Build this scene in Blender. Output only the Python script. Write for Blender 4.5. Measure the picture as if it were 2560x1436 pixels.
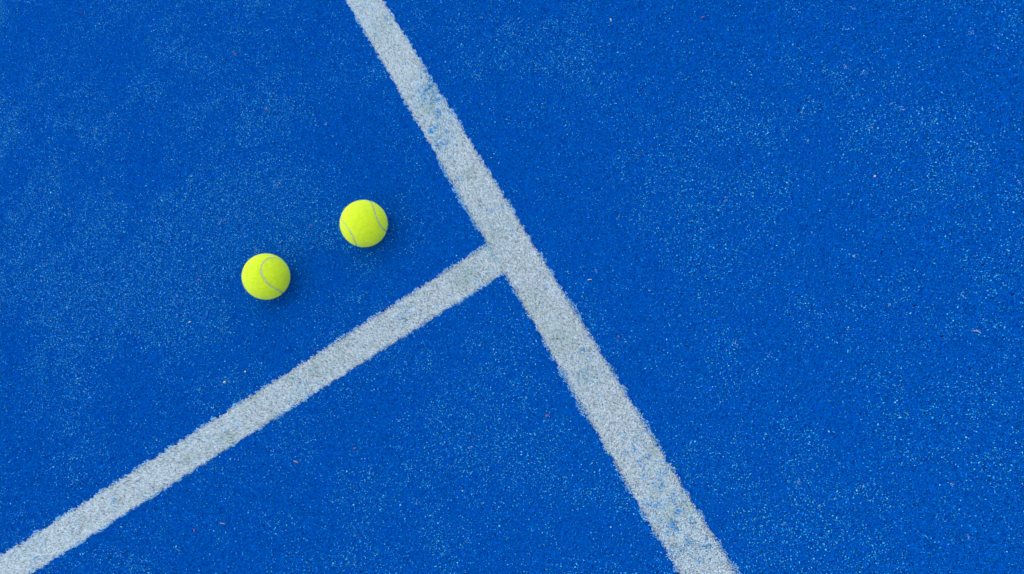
import bpy, math
import numpy as np
from mathutils import Matrix, Quaternion, Vector

for o in list(bpy.data.objects):
    bpy.data.objects.remove(o)
scene = bpy.context.scene
col = scene.collection
R_ = math.radians

# ------------------------------------------------------------------ camera
CAM_LOC = (0.04507, -0.45762, 0.80813)
CAM_ROT = (R_(21.25055), R_(17.50644), R_(-27.95016))
F_PX = 1825.97                                   # focal length in pixels of the 2560 px wide photo
cd = bpy.data.cameras.new('camera')
cam = bpy.data.objects.new('camera', cd)
col.objects.link(cam)
cam.location = CAM_LOC
cam.rotation_euler = CAM_ROT
cd.sensor_width = 36.0
cd.lens = F_PX / 2560 * 36.0
cd.clip_start = 0.01
cd.clip_end = 500
scene.camera = cam

# ------------------------------------------------------------------ sky, sun, exposure
SUN_AZ = np.array([-0.55, 0.72])                 # horizontal direction towards the sun (upper left in the photo)
SUN_EL = R_(70)
w = bpy.data.worlds.new('World')
scene.world = w
w.use_nodes = True
nt = w.node_tree
nt.nodes.clear()
sky = nt.nodes.new('ShaderNodeTexSky')
sky.sky_type = 'NISHITA'
sky.sun_disc = False
sky.sun_elevation = SUN_EL
sky.sun_rotation = math.atan2(SUN_AZ[0], SUN_AZ[1])
sky.dust_density = 1.0
bg = nt.nodes.new('ShaderNodeBackground')
bg.inputs['Strength'].default_value = 0.15
wo = nt.nodes.new('ShaderNodeOutputWorld')
nt.links.new(sky.outputs[0], bg.inputs[0])
nt.links.new(bg.outputs[0], wo.inputs[0])
sl = bpy.data.lights.new('sun', 'SUN')
sl.energy = 0.5
sl.angle = R_(160)
sl.color = (1.0, 0.99, 0.97)
sun = bpy.data.objects.new('sun', sl)
col.objects.link(sun)
h = SUN_AZ / np.linalg.norm(SUN_AZ) * math.cos(SUN_EL)
sun.rotation_euler = Vector((h[0], h[1], math.sin(SUN_EL))).to_track_quat('Z', 'Y').to_euler()
sun.location = (-2, 3, 4)
scene.view_settings.view_transform = 'Standard'
scene.view_settings.look = 'None'
scene.view_settings.gamma = 1
scene.view_settings.exposure = 1.34

# ------------------------------------------------------------------ helpers
rng = np.random.default_rng(7)
_m = np.array(cam.rotation_euler.to_matrix())
_c = np.array(CAM_LOC)


def pix(u, v, z=0.0):
    """photo pixel (2560 x 1436) -> point on the horizontal plane at height z"""
    d = _m @ np.array([(u - 1280) / F_PX, -(v - 718) / F_PX, -1.0])
    return _c + d * ((z - _c[2]) / d[2])


def unpix(P):
    q = (P - _c) @ _m
    return np.stack([1280 - F_PX * q[:, 0] / q[:, 2], 718 + F_PX * q[:, 1] / q[:, 2]], 1)


_tab = np.random.default_rng(3).random((256, 256))


def vnoise(x, y):
    xi = np.floor(x).astype(int); yi = np.floor(y).astype(int)
    fx = x - xi; fy = y - yi
    fx = fx * fx * (3 - 2 * fx); fy = fy * fy * (3 - 2 * fy)
    g = lambda a, b: _tab[a % 256, b % 256]
    return (g(xi, yi) * (1 - fx) + g(xi + 1, yi) * fx) * (1 - fy) + (g(xi, yi + 1) * (1 - fx) + g(xi + 1, yi + 1) * fx) * fy


def fbm(x, y, n=3):
    s = 0; a = 0.5; t = 0
    for i in range(n):
        s = s + a * vnoise(x * 2 ** i + 17.3 * i, y * 2 ** i + 5.1 * i); t += a; a *= 0.5
    return s / t


def np_mesh(name, verts, faces, colors=None, smooth=False):
    """verts (n,3), faces (m,k) all with k corners, colors (n,3) linear per vertex"""
    me = bpy.data.meshes.new(name)
    n, (m, k) = len(verts), faces.shape
    me.vertices.add(n); me.vertices.foreach_set('co', np.ascontiguousarray(verts, np.float32).ravel())
    me.loops.add(m * k); me.loops.foreach_set('vertex_index', np.ascontiguousarray(faces, np.int32).ravel())
    me.polygons.add(m); me.polygons.foreach_set('loop_start', np.arange(0, m * k, k, dtype=np.int32))
    if smooth:
        me.polygons.foreach_set('use_smooth', np.ones(m, bool))
    me.update(calc_edges=True)
    if colors is not None:
        a = me.color_attributes.new('tint', 'FLOAT_COLOR', 'POINT')
        a.data.foreach_set('color', np.c_[colors, np.ones(n)].astype(np.float32).ravel())
    return me


def link(name, me, mat=None, parent=None, **props):
    o = bpy.data.objects.new(name, me)
    col.objects.link(o)
    if mat is not None and me is not None:
        me.materials.append(mat)
    if parent is not None:
        o.parent = parent
    for k, v in props.items():
        o[k] = v
    return o


def fibres(xy, zb, H, lean, width, seg, r, colors, head=None):
    """flat curled plastic fibres: each rises from zb and bends over; returns verts, quads, colours"""
    n = len(xy)
    az = r.uniform(0, 2 * np.pi, n) if head is None else head
    d = np.stack([np.cos(az), np.sin(az)], 1)
    pr = np.stack([-d[:, 1], d[:, 0]], 1)
    curl = r.normal(0, 0.35, n) * lean
    tw = r.normal(0, 0.5, n)
    V = np.zeros((n, seg + 1, 2, 3))
    for i in range(seg + 1):
        t = i / seg
        c2 = xy + d * (lean * t ** 1.4)[:, None] + pr * (curl * t * t)[:, None]
        z = zb + H * (1 - (1 - t) ** 1.7)
        hw = width * 0.5 * (1.0 if i < seg else 0.55)
        cw, sw = np.cos(tw * t), np.sin(tw * t)
        off = pr * (hw * cw)[:, None]
        V[:, i, 0, :2] = c2 - off; V[:, i, 1, :2] = c2 + off
        V[:, i, 0, 2] = z - hw * sw; V[:, i, 1, 2] = z + hw * sw
    per = 2 * (seg + 1)
    base = np.arange(n)[:, None] * per
    q = np.concatenate([base + np.array([2 * i, 2 * i + 1, 2 * i + 3, 2 * i + 2]) for i in range(seg)], 0)
    return V.reshape(-1, 3), q, np.repeat(colors, per, 0)


def grains(P, size, r, colors, stretch=0.35):
    """irregular six-faced grains"""
    n = len(P)
    base = np.array([[1, 0, 0], [-.5, .87, 0], [-.5, -.87, 0], [0, 0, 1], [0, 0, -1]], float)
    q = r.normal(size=(n, 4)); q /= np.linalg.norm(q, axis=1)[:, None]
    w_, x, y, z = q.T
    M = np.stack([1 - 2 * (y * y + z * z), 2 * (x * y - z * w_), 2 * (x * z + y * w_),
                  2 * (x * y + z * w_), 1 - 2 * (x * x + z * z), 2 * (y * z - x * w_),
                  2 * (x * z - y * w_), 2 * (y * z + x * w_), 1 - 2 * (x * x + y * y)], 1).reshape(n, 3, 3)
    sc = size[:, None] * np.exp(r.normal(0, stretch, (n, 3)))
    V = np.einsum('nij,nvj->nvi', M, base[None] * sc[:, None, :] * r.uniform(.75, 1.2, (n, 5, 1))) + P[:, None]
    F = np.array([[0, 1, 3], [1, 2, 3], [2, 0, 3], [1, 0, 4], [2, 1, 4], [0, 2, 4]])
    F = (F[None] + np.arange(n)[:, None, None] * 5).reshape(-1, 3)
    return V.reshape(-1, 3), F, np.repeat(colors, 5, 0)


def material(name, color=None, rough=0.6, spec=0.3, attr=False, trans=0.0, sheen=0.0, noise=None, bump=None):
    m = bpy.data.materials.new(name)
    m.use_nodes = True
    n = m.node_tree.nodes; L = m.node_tree.links
    b = n['Principled BSDF']; out = n['Material Output']
    b.inputs['Roughness'].default_value = rough
    b.inputs['Specular IOR Level'].default_value = spec
    src = None
    if attr:
        a = n.new('ShaderNodeVertexColor'); a.layer_name = 'tint'; src = a.outputs['Color']
    if noise:                                    # (scale, darker factor, brighter factor)
        tx = n.new('ShaderNodeTexCoord')
        nz = n.new('ShaderNodeTexNoise'); nz.inputs['Scale'].default_value = noise[0]; nz.inputs['Detail'].default_value = 4
        L.new(tx.outputs['Object'], nz.inputs['Vector'])
        mr = n.new('ShaderNodeMapRange'); mr.inputs['From Min'].default_value = .3; mr.inputs['From Max'].default_value = .7
        mr.inputs['To Min'].default_value = noise[1]; mr.inputs['To Max'].default_value = noise[2]
        L.new(nz.outputs['Fac'], mr.inputs['Value'])
        mx = n.new('ShaderNodeMix'); mx.data_type = 'RGBA'; mx.blend_type = 'MULTIPLY'; mx.inputs['Factor'].default_value = 1
        if src is not None:
            L.new(src, mx.inputs['A'])
        else:
            mx.inputs['A'].default_value = (*color, 1)
        cb = n.new('ShaderNodeCombineColor')
        for s in ('Red', 'Green', 'Blue'):
            L.new(mr.outputs['Result'], cb.inputs[s])
        L.new(cb.outputs['Color'], mx.inputs['B'])
        src = mx.outputs['Result']
        if bump:
            bp = n.new('ShaderNodeBump'); bp.inputs['Strength'].default_value = bump; bp.inputs['Distance'].default_value = 0.0006
            L.new(nz.outputs['Fac'], bp.inputs['Height']); L.new(bp.outputs['Normal'], b.inputs['Normal'])
    if src is not None:
        L.new(src, b.inputs['Base Color'])
    elif color is not None:
        b.inputs['Base Color'].default_value = (*color, 1)
    if sheen:
        b.inputs['Sheen Weight'].default_value = sheen
        b.inputs['Sheen Roughness'].default_value = 0.5
    if trans:
        t = n.new('ShaderNodeBsdfTranslucent')
        if src is not None:
            L.new(src, t.inputs['Color'])
        else:
            t.inputs['Color'].default_value = (*color, 1)
        mx = n.new('ShaderNodeMixShader'); mx.inputs[0].default_value = trans
        L.new(b.outputs[0], mx.inputs[1]); L.new(t.outputs[0], mx.inputs[2]); L.new(mx.outputs[0], out.inputs['Surface'])
    return m


BLUE = np.array([0.0, 0.148, 0.530])
WHITE = np.array([0.815, 0.845, 0.79])
M_ground = material('blue_turf_backing', tuple(BLUE * 0.52), 0.9, 0.0, noise=(900, .55, 1.25))  # blue darkened to paint in the pile's self-shadow, which the flat sheet lacks
M_blue = material('blue_turf_fibre', None, 0.7, 0.0, attr=True, trans=0.3)
M_white = material('white_turf_fibre', None, 0.6, 0.2, attr=True, trans=0.25)
M_backing = material('white_turf_backing', (0.58, 0.60, 0.60), 0.9, 0.1, noise=(700, .5, 1.3))
M_sand = material('silica_sand', None, 0.5, 0.35, attr=True)
M_felt = material('yellow_felt', (0.66, 0.735, 0.020), 0.9, 0.05, noise=(260, .93, 1.05), bump=0.4, sheen=0.6)
_b = M_felt.node_tree.nodes['Principled BSDF']
_b.inputs['Sheen Tint'].default_value = (.8, 1.0, .25, 1)
_b.inputs['Subsurface Weight'].default_value = 0.5
_b.inputs['Subsurface Scale'].default_value = 0.006
_b.inputs['Subsurface Radius'].default_value = (1.0, 1.0, 0.3)
M_seam = material('grey_rubber_seam', (0.43, 0.44, 0.20), 0.8, 0.1, noise=(300, .85, 1.1))

# ------------------------------------------------------------------ ground sheet (turf backing)
ZB = -0.0065                                     # backing level; the tips of the pile are at about z = 0
W1, W2 = 0.0512, 0.0490                          # widths of the two white lines between fibre roots
bm_v = np.array([[-40, -40, ZB], [40, -40, ZB], [40, 40, ZB], [-40, 40, ZB]], float)
link('ground', np_mesh('ground', bm_v, np.array([[0, 1, 2, 3]])), M_ground, kind='structure')

# ------------------------------------------------------------------ blue turf pile: tufted tiles instanced over the court
T = 0.04
pile_col = bpy.data.collections.new('turf_tiles')
NV = 18
for k in range(NV):
    r = np.random.default_rng(100 + k)
    n = 4000
    xy = r.uniform(0, T, (n, 2)) - T / 2
    Hh = 0.0055 + r.normal(0, .0006, n)
    tone = np.exp(r.normal(0, 0.13, n))[:, None]
    cl = BLUE * tone
    cl[:, 1] *= np.exp(r.normal(0, .12, n))
    lt = r.random(n) < 0.010                    # frayed, dusty fibre tips
    cl[lt] = np.array([0.0, 0.25, 0.55]) * r.uniform(.7, 1.1, (lt.sum(), 1))
    v, q, c = fibres(xy, np.full(n, ZB), Hh, r.uniform(.0015, .0042, n), r.uniform(.0006, .0011, n), 3, r, cl)
    ng = 44                                     # a few sand grains in every tile
    gp = np.c_[r.uniform(-T / 2, T / 2, (ng, 2)), r.uniform(-.0011, .0004, ng)]
    gcol = np.where(r.random((ng, 1)) < .55, np.array([[0.0, 0.31, 0.58]]), np.array([[.07, .52, .70]])) * r.uniform(.7, 1.1, (ng, 1))
    gb = r.random(ng) < .12
    gcol[gb] = (.20, .68, .78)
    gv, gf, gcl = grains(gp, np.clip(np.exp(r.normal(math.log(.00047), .30, ng)), .0002, .0009), r, gcol)
    tri = np.concatenate([q[:, [0, 1, 2]], q[:, [0, 2, 3]], gf + len(v)])
    v = np.concatenate([v, gv]); c = np.concatenate([c, gcl])
    me = np_mesh('turf_tile', v, tri, c)
    me.materials.append(M_blue)
    pile_col.objects.link(bpy.data.objects.new('turf_tile', me))

X0, X1, Y0, Y1 = -3.0, 3.0, -3.0, 3.0
pts = []


def tiles(xa, xb, ya, yb, fx, fy):
    """fill a rectangle with whole tiles starting at the edge that touches a line"""
    nx = math.ceil((xb - xa) / T); ny = math.ceil((yb - ya) / T)
    for i in range(nx):
        for j in range(ny):
            pts.append(((xa + (i + .5) * T) if fx > 0 else (xb - (i + .5) * T), (ya + (j + .5) * T) if fy > 0 else (yb - (j + .5) * T)))


tiles(W1 / 2, X1, Y0, Y1, 1, 1)
tiles(X0, -W1 / 2, W2 / 2, Y1, -1, 1)
tiles(X0, -W1 / 2, Y0, -W2 / 2, -1, -1)
pts = np.array(pts)
pm = bpy.data.meshes.new('turf_pile')
pm.vertices.add(len(pts)); pm.vertices.foreach_set('co', np.c_[pts, np.zeros(len(pts))].astype(np.float32).ravel())
a = pm.attributes.new('turn', 'FLOAT_VECTOR', 'POINT')
a.data.foreach_set('vector', np.c_[np.zeros((len(pts), 2)), rng.integers(0, 4, len(pts)) * np.pi / 2].astype(np.float32).ravel())
a = pm.attributes.new('tile', 'INT', 'POINT')
a.data.foreach_set('value', rng.integers(0, NV, len(pts)).astype(np.int32))
pile = link('turf_pile', pm, None, kind='stuff', label='short blue artificial turf pile covering the court', category='turf')
gn = bpy.data.node_groups.new('turf_pile', 'GeometryNodeTree')
gn.interface.new_socket('Geometry', in_out='INPUT', socket_type='NodeSocketGeometry')
gn.interface.new_socket('Geometry', in_out='OUTPUT', socket_type='NodeSocketGeometry')
gi = gn.nodes.new('NodeGroupInput'); go = gn.nodes.new('NodeGroupOutput')
ci = gn.nodes.new('GeometryNodeCollectionInfo'); ci.inputs['Collection'].default_value = pile_col
ci.inputs['Separate Children'].default_value = True; ci.inputs['Reset Children'].default_value = True
iop = gn.nodes.new('GeometryNodeInstanceOnPoints'); iop.inputs['Pick Instance'].default_value = True
n1 = gn.nodes.new('GeometryNodeInputNamedAttribute'); n1.data_type = 'FLOAT_VECTOR'; n1.inputs['Name'].default_value = 'turn'
n2 = gn.nodes.new('GeometryNodeInputNamedAttribute'); n2.data_type = 'INT'; n2.inputs['Name'].default_value = 'tile'
gn.links.new(gi.outputs[0], iop.inputs['Points'])
gn.links.new(ci.outputs[0], iop.inputs['Instance'])
gn.links.new(n1.outputs['Attribute'], iop.inputs['Rotation'])
gn.links.new(n2.outputs['Attribute'], iop.inputs['Instance Index'])
gn.links.new(iop.outputs[0], go.inputs[0])
pile.modifiers.new('pile', 'NODES').node_group = gn

# ------------------------------------------------------------------ white court lines (tufted white turf)
BLUE_SPOTS = [(1075, 225, 38, 48, .13), (1100, 330, 30, 60, .10), (1690, 1290, 55, 60, .07), (1730, 1390, 60, 50, .06),
              (1640, 1200, 45, 60, .05), (1440, 960, 60, 80, .02), (1240, 540, 60, 60, .012), (1600, 1130, 50, 50, .03)]
GREEN_SPOTS = [(1235, 590, 16), (1298, 560, 9), (1160, 690, 20), (1325, 765, 22), (1410, 850, 26), (1637, 1127, 12),
               (1716, 1265, 14), (1677, 1293, 10), (1632, 1230, 9), (1635, 1318, 9), (1532, 1160, 9), (1060, 270, 14),
               (1085, 215, 14), (940, 105, 12), (960, 60, 16), (1078, 270, 10), (795, 915, 16), (725, 940, 10), (680, 1045, 7),
               (575, 1100, 10), (632, 990, 14), (470, 1145, 10), (455, 1195, 8), (390, 1243, 9), (215, 1302, 8), (565, 1090, 12),
               (850, 880, 10), (1175, 440, 12), (1060, 500, 0.1), (1470, 935, 14), (1540, 1010, 12)]


def make_line(name, along, s0, s1, f0, f1, width, seed, label):
    """along='y' or 'x'; strip from s0 to s1, tufted fibres from f0 to f1"""
    r = np.random.default_rng(seed)
    dens = 1.75e6
    # bulk fibres over the width, and a looser spill of fibres along both edges
    n = int(dens * width * (f1 - f0)); s = r.uniform(f0, f1, n); t = r.uniform(-1, 1, n)

    def wobble(ss, sgn):
        bulge = 0.0
        if along == 'y':                             # the long strip bulges a little beside the junction
            bulge = np.where(sgn > 0, .003 * np.exp(-((ss + .115) / .07) ** 2) + .002 * np.exp(-((ss + .46) / .05) ** 2),
                             .0022 * np.exp(-((ss - .075) / .06) ** 2))
        return (bulge + 0.0042 * (vnoise(ss * 130 + 50 * sgn, ss * 0 + seed) - .5) + 0.0044 * (vnoise(ss * 300 + 9 * sgn, ss * 0 + seed + 3) - .5)
                + 0.0016 * (vnoise(ss * 14 + 31 * sgn, ss * 0 + seed + 7) - .5))
    t = t * (width / 2 + wobble(s, np.sign(t)))
    ne = int(500 * 2 * (f1 - f0)); se = r.uniform(f0, f1, ne); sg = np.where(r.random(ne) < .5, -1., 1.)
    wob = wobble(se, sg)
    te = sg * (width / 2 + wob - np.abs(r.normal(0, .0016, ne)))
    head = r.uniform(0, 2 * np.pi, n + ne)
    head[n:] = np.where(sg > 0, np.pi / 2, -np.pi / 2) + r.normal(0, .8, ne)
    s = np.r_[s, se]; t = np.r_[t, te]; n += ne
    xy = np.stack([t, s], 1) if along == 'y' else np.stack([s, t], 1)
    if along == 'y':
        head = np.pi / 2 - head
    tone = np.exp(r.normal(0, .09, n))[:, None]
    tuft = (0.93 + .14 * vnoise(xy[:, 0] * 260, xy[:, 1] * 260))[:, None]
    c = np.clip(WHITE * tone * tuft, 0, .93)
    P = np.c_[xy, np.zeros(n)]
    px = unpix(P)
    pb = np.full(n, .006) + .02 * (fbm(xy[:, 0] * 30 + 4, xy[:, 1] * 30) > .62)
    for (u, v, a_, b_, amp) in BLUE_SPOTS:
        pb += amp * np.exp(-((px[:, 0] - u) / a_) ** 2 - ((px[:, 1] - v) / b_) ** 2)
    cl = fbm(xy[:, 0] * 230, xy[:, 1] * 230, 2)     # clump the blue fibres
    isb = r.random(n) < 1.5 * pb * np.clip((cl - .56) * 22, 0, 5)
    dust = np.clip(pb * 2.2, 0, .25)[:, None] * r.uniform(.3, 1.2, (n, 1))
    c = c * (1 - dust) + dust * np.array([.36, .68, .80])
    rim = np.clip((np.abs(t) - (width / 2 - .0012)) / .002, 0, 1)[:, None] * .75
    c = c * (1 - rim) + rim * np.array([.36, .73, .84])
    c[isb] = np.array([0.01, 0.40, .74]) * np.exp(r.normal(0, .25, (isb.sum(), 1)))
    for (u, v, sg_) in GREEN_SPOTS:                 # algae stains
        k = 0.40 * np.exp(-((px[:, 0] - u) ** 2 + (px[:, 1] - v) ** 2) / (2 * sg_ ** 2)) * (r.random(n) < .7)
        c = c * (1 - k[:, None]) + k[:, None] * np.array([.54, .64, .50])
    dirt = r.random(n) < .020
    c[dirt] = np.array([.22, .18, .15]) * np.exp(r.normal(0, .3, (dirt.sum(), 1)))
    H = 0.0058 + r.normal(0, .0006, n)
    H[isb] += .0003
    H[np.abs(t) > width / 2 - .0008] += .0008        # tufts at the edge lie over the blue pile
    lean = r.uniform(.0008, .0028, n)
    lean[np.abs(t) > width / 2 - .003] *= .75
    v, q, cc = fibres(xy, np.full(n, ZB + .0005), H, lean, r.uniform(.0006, .0010, n), 2, r, c, head)
    me = np_mesh(name, v, q, cc)
    o = link(name, me, M_white, label=label, kind='structure')
    a0, a1, hw, z = s0, s1, width / 2, ZB + .002
    b = np.array([[-hw, a0, z], [hw, a0, z], [hw, a1, z], [-hw, a1, z]] if along == 'y' else [[a0, -hw, z], [a1, -hw, z], [a1, hw, z], [a0, hw, z]])
    link('line_backing', np_mesh('line_backing', b, np.array([[0, 1, 2, 3]])), M_backing, parent=o)
    return o


make_line('court_line', 'y', -5.0, 5.0, -0.70, 0.95, W1, 21,
          'long white turf line running from the top edge to the bottom right')
make_line('court_line', 'x', -6.9, -W1 / 2 - .0005, -1.08, -W1 / 2, W2, 22,
          'white turf line meeting the long line in a T below the two balls')

# ------------------------------------------------------------------ sand grains lying in the pile
r = np.random.default_rng(55)
quad = np.array([pix(-160, -160)[:2], pix(2720, -160)[:2], pix(2720, 1596)[:2], pix(-160, 1596)[:2]])
n = 900000
P = np.stack([r.uniform(-1.0, .95, n), r.uniform(-.85, 1.45, n)], 1)
ins = np.ones(n, bool)
for i in range(4):
    a, b = quad[i], quad[(i + 1) % 4]
    ins &= ((b[0] - a[0]) * (P[:, 1] - a[1]) - (b[1] - a[1]) * (P[:, 0] - a[0])) < 0
P = P[ins]
onl = (np.abs(P[:, 0]) < W1 / 2 + .002) | ((P[:, 0] < 0) & (np.abs(P[:, 1]) < W2 / 2 + .002))
P = P[~onl]
px = unpix(np.c_[P, np.zeros(len(P))])
den = 0.06 + 1.25 * np.clip(fbm(P[:, 0] * 9 + 3, P[:, 1] * 9 + 8, 4) - .30, 0, 1) ** 1.3
den *= np.clip((fbm(P[:, 0] * 48, P[:, 1] * 48, 3) - .25) * 3.0, .35, 1.9)
# places where the photo shows more sand: u, v, radius u, radius v, gain
for (u, v, a_, b_, g) in [(430, 620, 360, 230, .7), (360, 760, 210, 130, 2.2), (250, 320, 110, 50, .6), (1050, 1150, 330, 220, 1.0), (1480, 330, 300, 260, .4), (1850, 850, 300, 260, .8), (2000, 1200, 400, 200, .9), (690, 470, 80, 60, 2.6), (600, 560, 110, 60, 2.4), (620, 560, 190, 120, 1.3), (440, 730, 90, 70, 1.0), (690, 490, 60, 60, 1.6), (570, 550, 60, 30, 1.3), (640, 620, 60, 45, 1.3),
                          (720, 580, 80, 60, .8), (250, 320, 60, 30, .8), (560, 300, 200, 120, .5), (1090, 1090, 130, 130, .8), (1150, 1250, 150, 110, .7),
                          (1370, 200, 120, 70, .7), (1400, 170, 60, 120, .6), (2100, 130, 40, 90, .9), (2470, 110, 60, 40, .9), (1780, 820, 120, 100, .5),
                          (2170, 620, 70, 70, .7), (2180, 930, 50, 30, 1.0), (1980, 1100, 90, 60, .5), (2420, 280, 90, 90, .5), (1600, 520, 60, 60, .6),
                          (720, 760, 100, 60, .5), (70, 420, 90, 60, .8), (100, 700, 100, 200, .4), (1000, 1400, 200, 60, .5), (1600, 880, 80, 60, .5)]:
    den *= 1 + g * np.exp(-((px[:, 0] - u) / a_) ** 2 - ((px[:, 1] - v) / b_) ** 2)
# and less: dark clean patches
for (u, v, a_, b_, g) in [(200, 120, 420, 170, .65), (700, 850, 110, 50, .5), (1080, 560, 120, 120, .5), (900, 1080, 160, 70, .45), (1480, 620, 110, 90, .5),
                          (2350, 900, 140, 140, .35), (1550, 60, 160, 60, .3), (1330, 420, 80, 120, .4), (790, 680, 60, 60, .6), (560, 30, 120, 40, .4)]:
    den *= 1 - g * np.exp(-((px[:, 0] - u) / a_) ** 2 - ((px[:, 1] - v) / b_) ** 2)
far = np.maximum(np.abs(px[:, 0] - 1280) - 1280, np.abs(px[:, 1] - 718) - 718)      # thin out beyond the dusty part of the court
den *= np.clip(1 - far / 150, 0, 1)
keep = r.random(len(P)) < np.clip(den * 2.0, 0, 1)
P = P[keep]
m = len(P)
size = np.clip(np.exp(r.normal(math.log(.00047), .30, m)), .0002, .0009)
kind = r.random(m)
gc = np.tile(np.array([0.0, 0.31, 0.58]), (m, 1)) * np.exp(r.normal(0, .25, (m, 1)))     # grains dusted blue by worn fibre
k = kind > .55
gc[k] = np.array([.07, .52, .70]) * r.uniform(.7, 1.1, (k.sum(), 1))
k = kind > .87
gc[k] = np.array([.20, .68, .78]) * r.uniform(.7, 1.05, (k.sum(), 1))
k = kind > .999
gc[k] = np.array([.50, .42, .33]) * r.uniform(.6, 1.1, (k.sum(), 1))
gz = r.uniform(-.0011, .0005, m)
V, Fc, C = grains(np.c_[P, gz], size, r, np.clip(gc, 0, .9))
VS, FS, CS = [V], [Fc], [C]
nv = len(V)
# matted clumps of sand
clumps = [(690, 465, 12), (700, 455, 7), (560, 550, 14), (548, 556, 8), (640, 622, 14), (646, 628, 8), (595, 540, 8), (235, 325, 14), (440, 740, 9), (452, 758, 8), (815, 310, 6),
          (2135, 22, 10), (2120, 75, 8), (2112, 165, 10), (2160, 182, 10), (2003, 282, 10), (2017, 350, 8), (2180, 318, 11), (2255, 272, 11), (2230, 258, 7), (2428, 82, 8),
          (2497, 122, 7), (2135, 642, 8), (2222, 763, 9), (1840, 862, 10), (1922, 888, 9), (2120, 822, 8), (1997, 1205, 9), (1990, 1205, 6), (2050, 1265, 8), (2378, 1210, 9),
          (2420, 1342, 9), (1960, 1310, 7), (2156, 1218, 6), (1490, 676, 8), (1624, 727, 7), (2030, 582, 7), (2545, 455, 10), (1175, 1120, 8), (1000, 1050, 7), (925, 1180, 7),
          (1075, 1050, 7), (1040, 1260, 7), (790, 550, 7), (2440, 828, 9), (1265, 65, 10), (1285, 85, 6), (2407, 740, 7), (780, 620, 7), (1815, 500, 7)]
for (u, v, rad) in clumps:
    kq = int(rad * 1.3)
    ang = r.uniform(0, np.pi); off = r.normal(0, 1, (kq, 2)) * np.array([rad * .55, rad * .22])
    off = off @ np.array([[math.cos(ang), math.sin(ang)], [-math.sin(ang), math.cos(ang)]])
    Q = np.array([pix(u + a, v + b, -.0005) for a, b in off])
    V, Fc, C = grains(Q, r.uniform(.0003, .0006, kq), r, np.array([.36, .62, .73]) * r.uniform(.7, 1.05, (kq, 1)))
    VS.append(V); FS.append(Fc + nv); CS.append(C); nv += len(V)
link('sand', np_mesh('sand', np.concatenate(VS), np.concatenate(FS), np.concatenate(CS)), M_sand, kind='stuff',
     label='pale sand grains scattered through the blue turf', category='sand')

# ------------------------------------------------------------------ the two balls
RB = 0.0318


def seam_curve(a, n=720):
    t = np.linspace(0, 2 * np.pi, n, endpoint=False); b = 1 - a; c = 2 * math.sqrt(a * b)
    Pc = np.stack([a * np.cos(t) + b * np.cos(3 * t), a * np.sin(t) - b * np.sin(3 * t), c * np.sin(2 * t)], 1)
    return Pc / np.linalg.norm(Pc, axis=1)[:, None]


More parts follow.
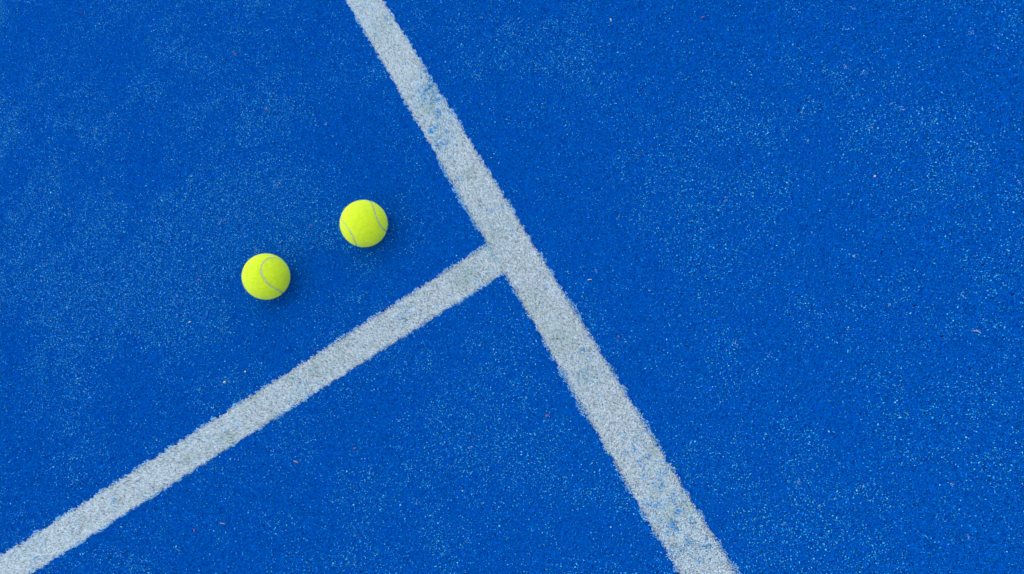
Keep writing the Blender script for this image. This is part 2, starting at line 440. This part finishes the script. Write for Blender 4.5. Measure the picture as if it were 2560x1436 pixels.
def make_ball(px_u, px_v, quat, a, seed, label):
    import bmesh
    r = np.random.default_rng(seed)
    Cn = pix(px_u, px_v, RB)
    root = link('padel_ball', None, label=label, category='ball', group='balls on the court')
    root.location = (Cn[0], Cn[1], 0.0)
    rot = np.array(Quaternion(quat).to_matrix())
    cv = seam_curve(a) @ rot.T
    # felt cover: finely divided sphere, pressed in along the seam
    bm = bmesh.new()
    bmesh.ops.create_icosphere(bm, subdivisions=7, radius=1.0)
    me = bpy.data.meshes.new('felt_cover'); bm.to_mesh(me); bm.free()
    nv = len(me.vertices); co = np.zeros(nv * 3, np.float32); me.vertices.foreach_get('co', co)
    co = co.reshape(-1, 3).astype(float); co /= np.linalg.norm(co, axis=1)[:, None]

    def dist(pn):
        out = np.empty(len(pn)); idx = np.empty(len(pn), int)
        for i in range(0, len(pn), 8000):
            dt = pn[i:i + 8000] @ cv.T
            idx[i:i + 8000] = dt.argmax(1); out[i:i + 8000] = dt.max(1)
        return np.arccos(np.clip(out, -1, 1)) * RB, idx
    dd, near = dist(co)
    tt = np.arange(len(cv)) / len(cv)
    hw = .00045 + .00065 * vnoise(tt * 26 + seed * 13, tt * 0 + seed) + .0009 * np.clip(vnoise(tt * 90 + seed * 7, tt * 0 + 4) - .80, 0, 1) * 3
    wv = hw[near] + .00025 * (vnoise(co[:, 0] * 40 + 7, co[:, 1] * 40 + co[:, 2] * 27) - .5)
    edge = np.clip((dd - wv) / .0004, 0, 1); edge = edge * edge * (3 - 2 * edge)
    lump = .00018 * (fbm(co[:, 0] * 9 + 3, co[:, 1] * 9 + co[:, 2] * 7, 3) - .5)
    rad = RB - .0006 - .0011 * (1 - edge) + lump * edge
    V = co * rad[:, None]
    me.vertices.foreach_set('co', V.astype(np.float32).ravel())
    me.polygons.foreach_set('use_smooth', np.ones(len(me.polygons), bool)); me.update()
    felt = link('felt_cover', me, M_felt, parent=root); felt.location = (0, 0, RB - .0012)
    # fuzz
    nf = 22000
    pn = r.normal(size=(nf, 3)); pn /= np.linalg.norm(pn, axis=1)[:, None]
    pn = pn[dist(pn)[0] > .0013]; nf = len(pn)
    tg = r.normal(size=(nf, 3)); tg -= (tg * pn).sum(1)[:, None] * pn; tg /= np.linalg.norm(tg, axis=1)[:, None]
    sd = np.cross(pn, tg)
    b0 = pn * (RB - .0007); ln = r.uniform(.0007, .0024, (nf, 1)); ln[:900] *= 1.7
    tip = b0 + pn * ln * r.uniform(.25, .8, (nf, 1)) + tg * ln * .9
    hv = np.stack([b0 - sd * .00007, b0 + sd * .00007, tip], 1).reshape(-1, 3)
    fz = link('fuzz', np_mesh('fuzz', hv, np.arange(nf * 3).reshape(-1, 3)), M_felt, parent=felt, kind='stuff')
    # rubber seam
    tn = np.roll(cv, -1, 0) - np.roll(cv, 1, 0); tn /= np.linalg.norm(tn, axis=1)[:, None]
    sd = np.cross(cv, tn)
    n = len(cv); ring = []
    for u in (-1, -.5, 0, .5, 1):
        q = cv + sd * (u * .0017 / RB); q /= np.linalg.norm(q, axis=1)[:, None]
        ring.append(q * (RB - .00102 + .00012 * (1 - u * u)))
    G = np.stack(ring, 1).reshape(-1, 3)
    i = np.arange(n); j = (i + 1) % n
    F = np.concatenate([np.stack([i * 5 + k, i * 5 + k + 1, j * 5 + k + 1, j * 5 + k], 1) for k in range(4)])
    sm = link('seam', np_mesh('seam', G, F, smooth=True), M_seam, parent=root); sm.location = felt.location
    return root


make_ball(664, 691, (0.010844, -0.797564, 0.597523, -0.082101), 0.7737, 1,
          'lower left yellow-green ball with one curved grey seam across its top')
make_ball(908.5, 558.5, (-0.261752, 0.381046, 0.786061, 0.410364), 0.8107, 2,
          'upper right yellow-green ball with a grey seam near each side')


# ------------------------------------------------------------------ small litter on the turf
def needle(name, ua, va, ub, vb, w_, color, label, cat, bend=.12, z=.0012):
    A = pix(ua, va, z); B = pix(ub, vb, z)
    L = np.linalg.norm(B - A); d = (B - A) / L; s_ = np.array([-d[1], d[0], 0])
    root_loc = (A + B) / 2; root_loc[2] = 0
    ns, nr = 9, 6; V = []
    for i in range(ns):
        t = i / (ns - 1)
        c = A + d * L * t + s_ * bend * L * 4 * t * (1 - t) + np.array([0, 0, .0006 * math.sin(3 * t)])
        rr = w_ / 2 * (0.35 + .65 * math.sin(math.pi * (0.12 + .76 * t)))
        for k in range(nr):
            an = 2 * math.pi * k / nr
            V.append(c + s_ * rr * math.cos(an) + np.array([0, 0, rr * .7 * math.sin(an)]))
    V = np.array(V) - root_loc
    i = np.arange(ns - 1)[:, None] * nr; k = np.arange(nr)[None]
    F = np.stack([i + k, i + (k + 1) % nr, i + nr + (k + 1) % nr, i + nr + k], -1).reshape(-1, 4)
    m = material(name + '_skin', color, .7, .2, noise=(900, .7, 1.2))
    o = link(name, np_mesh(name, V, F, smooth=True), m, label=label, category=cat)
    o.location = root_loc
    return o


def flake(name, u, v, lu, wu, ang, color, label, cat, seed):
    """small curled chip with thickness; lu, wu in photo pixels"""
    r = np.random.default_rng(seed)
    c = pix(u, v, .0006); sc = np.linalg.norm(pix(u + 1, v) - pix(u, v))
    a = lu * sc * .42; b = wu * sc * .42
    e = pix(u + math.cos(ang), v - math.sin(ang)) - pix(u, v); wa = math.atan2(e[1], e[0])
    n = 9; th = np.linspace(0, 2 * np.pi, n, endpoint=False)
    rr = r.uniform(.75, 1.1, n)
    V = []
    for k, f in ((0, 1.0), (1, .8)):
        x = a * np.cos(th) * rr * f; y = b * np.sin(th) * rr * f
        z = .0006 * k + .25 * np.abs(x) ** 2 / a
        V.append(np.stack([x * math.cos(wa) - y * math.sin(wa), x * math.sin(wa) + y * math.cos(wa), z], 1))
    top = np.array([[0, 0, .0008]]); bot = np.array([[0, 0, 0.0]])
    V = np.concatenate(V + [top, bot])
    F = []
    for i in range(n):
        j = (i + 1) % n
        F += [[i, j, n + j], [i, n + j, n + i], [n + i, n + j, 2 * n], [j, i, 2 * n + 1]]
    m = material(name + '_skin', color, .75, .2, noise=(1200, .75, 1.2))
    o = link(name, np_mesh(name, V, np.array(F)), m, label=label, category=cat)
    o.location = (c[0], c[1], -.0004)
    return o


TAN = (.40, .22, .08); RUST = (.30, .10, .04); RED = (.34, .05, .035); DARK = (.025, .02, .02); CREAM = (.66, .50, .28)
needle('pine_needle', 201, 1326, 208, 1309, .0012, (.45, .19, .06), 'short orange-brown needle lying on the white line, bottom left', 'needle', .06)
needle('pine_needle', 310, 1210, 324, 1202, .0010, DARK, 'thin dark curved needle on the white line, bottom left', 'needle', .10)
needle('pine_needle', 734, 1153, 745, 1157, .0013, TAN, 'small tan needle on the blue turf below the cross line', 'needle', .05)
needle('pine_needle', 549, 1308, 563, 1311, .0007, (.42, .38, .30), 'thin pale grey needle on blue turf near the bottom edge', 'needle', .04)
needle('pine_needle', 1469, 701, 1479, 699, .0009, CREAM, 'thin tan needle just right of the T junction', 'needle', .06)
needle('grass_stem', 2436, 827, 2453, 834, .0007, (.40, .42, .42), 'pale stem fragment near the right edge of the picture', 'stem', .08)
needle('grass_stem', 1524, 47, 1527, 54, .0012, CREAM, 'cream curled stem fragment near the top, right of the long line', 'stem', .25)
needle('pine_needle', 1753, 46, 1762, 41, .0011, RUST, 'rust coloured needle near the top edge, right of centre', 'needle', .05)
flake('leaf_chip', 1546, 841, 8, 4.5, math.radians(-60), RED, 'red leaf chip on blue turf right of the long line', 'leaf chip', 1)
flake('leaf_chip', 1547, 541, 7, 4, math.radians(80), RUST, 'rust coloured chip on blue turf right of the T junction', 'leaf chip', 2)
flake('leaf_chip', 587, 134, 7, 4, math.radians(-20), RED, 'red leaf chip on the turf at upper left', 'leaf chip', 3)
flake('leaf_chip', 665, 272, 6, 5, 0.4, RUST, 'brown chip on the turf above the two balls', 'leaf chip', 4)
flake('leaf_chip', 495, 699, 7, 3.5, 0.1, RED, 'dark red chip just left of the lower ball', 'leaf chip', 5)
flake('leaf_chip', 776, 562, 5, 4, 0.9, RED, 'tiny red chip between the two balls', 'leaf chip', 6)
flake('leaf_chip', 485, 1327, 8, 4, math.radians(100), RED, 'red leaf chip on blue turf near the bottom edge', 'leaf chip', 7)
flake('leaf_chip', 886, 1121, 7, 5, 0.3, RUST, 'orange-brown chip between the cross line and the bottom edge', 'leaf chip', 8)
flake('leaf_chip', 1367, 1039, 10, 6, 0.3, RUST, 'rust coloured chip beside the long line, lower middle', 'leaf chip', 9)
flake('leaf_chip', 2187, 440, 9, 8, 0.3, (.62, .32, .26), 'pinkish chip on the turf at upper right', 'leaf chip', 10)
flake('crumb', 473, 805, 7, 4, 0.7, CREAM, 'cream crumb below and left of the lower ball', 'crumb', 11)
flake('crumb', 612, 929, 5, 5, 0.7, CREAM, 'round cream crumb just above the cross line', 'crumb', 12)
flake('crumb', 560, 955, 8, 4.5, 0.4, CREAM, 'oblong cream crumb above the cross line', 'crumb', 13)
flake('seed', 1393, 847, 9, 4, 0.1, DARK, 'dark seed lying on the long white line', 'seed', 14)
flake('seed', 205, 31, 7, 5, -0.4, DARK, 'black seed near the top left corner', 'seed', 15)
flake('seed', 34, 257, 5, 4, 0.3, DARK, 'black seed near the left edge', 'seed', 16)
flake('seed', 655, 22, 5, 5, 0.3, (.06, .04, .03), 'dark brown seed at the top edge left of the long line', 'seed', 17)
flake('seed', 1653, 70, 4.5, 4, 0.3, DARK, 'black seed near the top edge right of the long line', 'seed', 18)
flake('seed', 1600, 388, 7, 4, 0.9, (.07, .03, .03), 'dark brown seed on turf right of the long line', 'seed', 19)
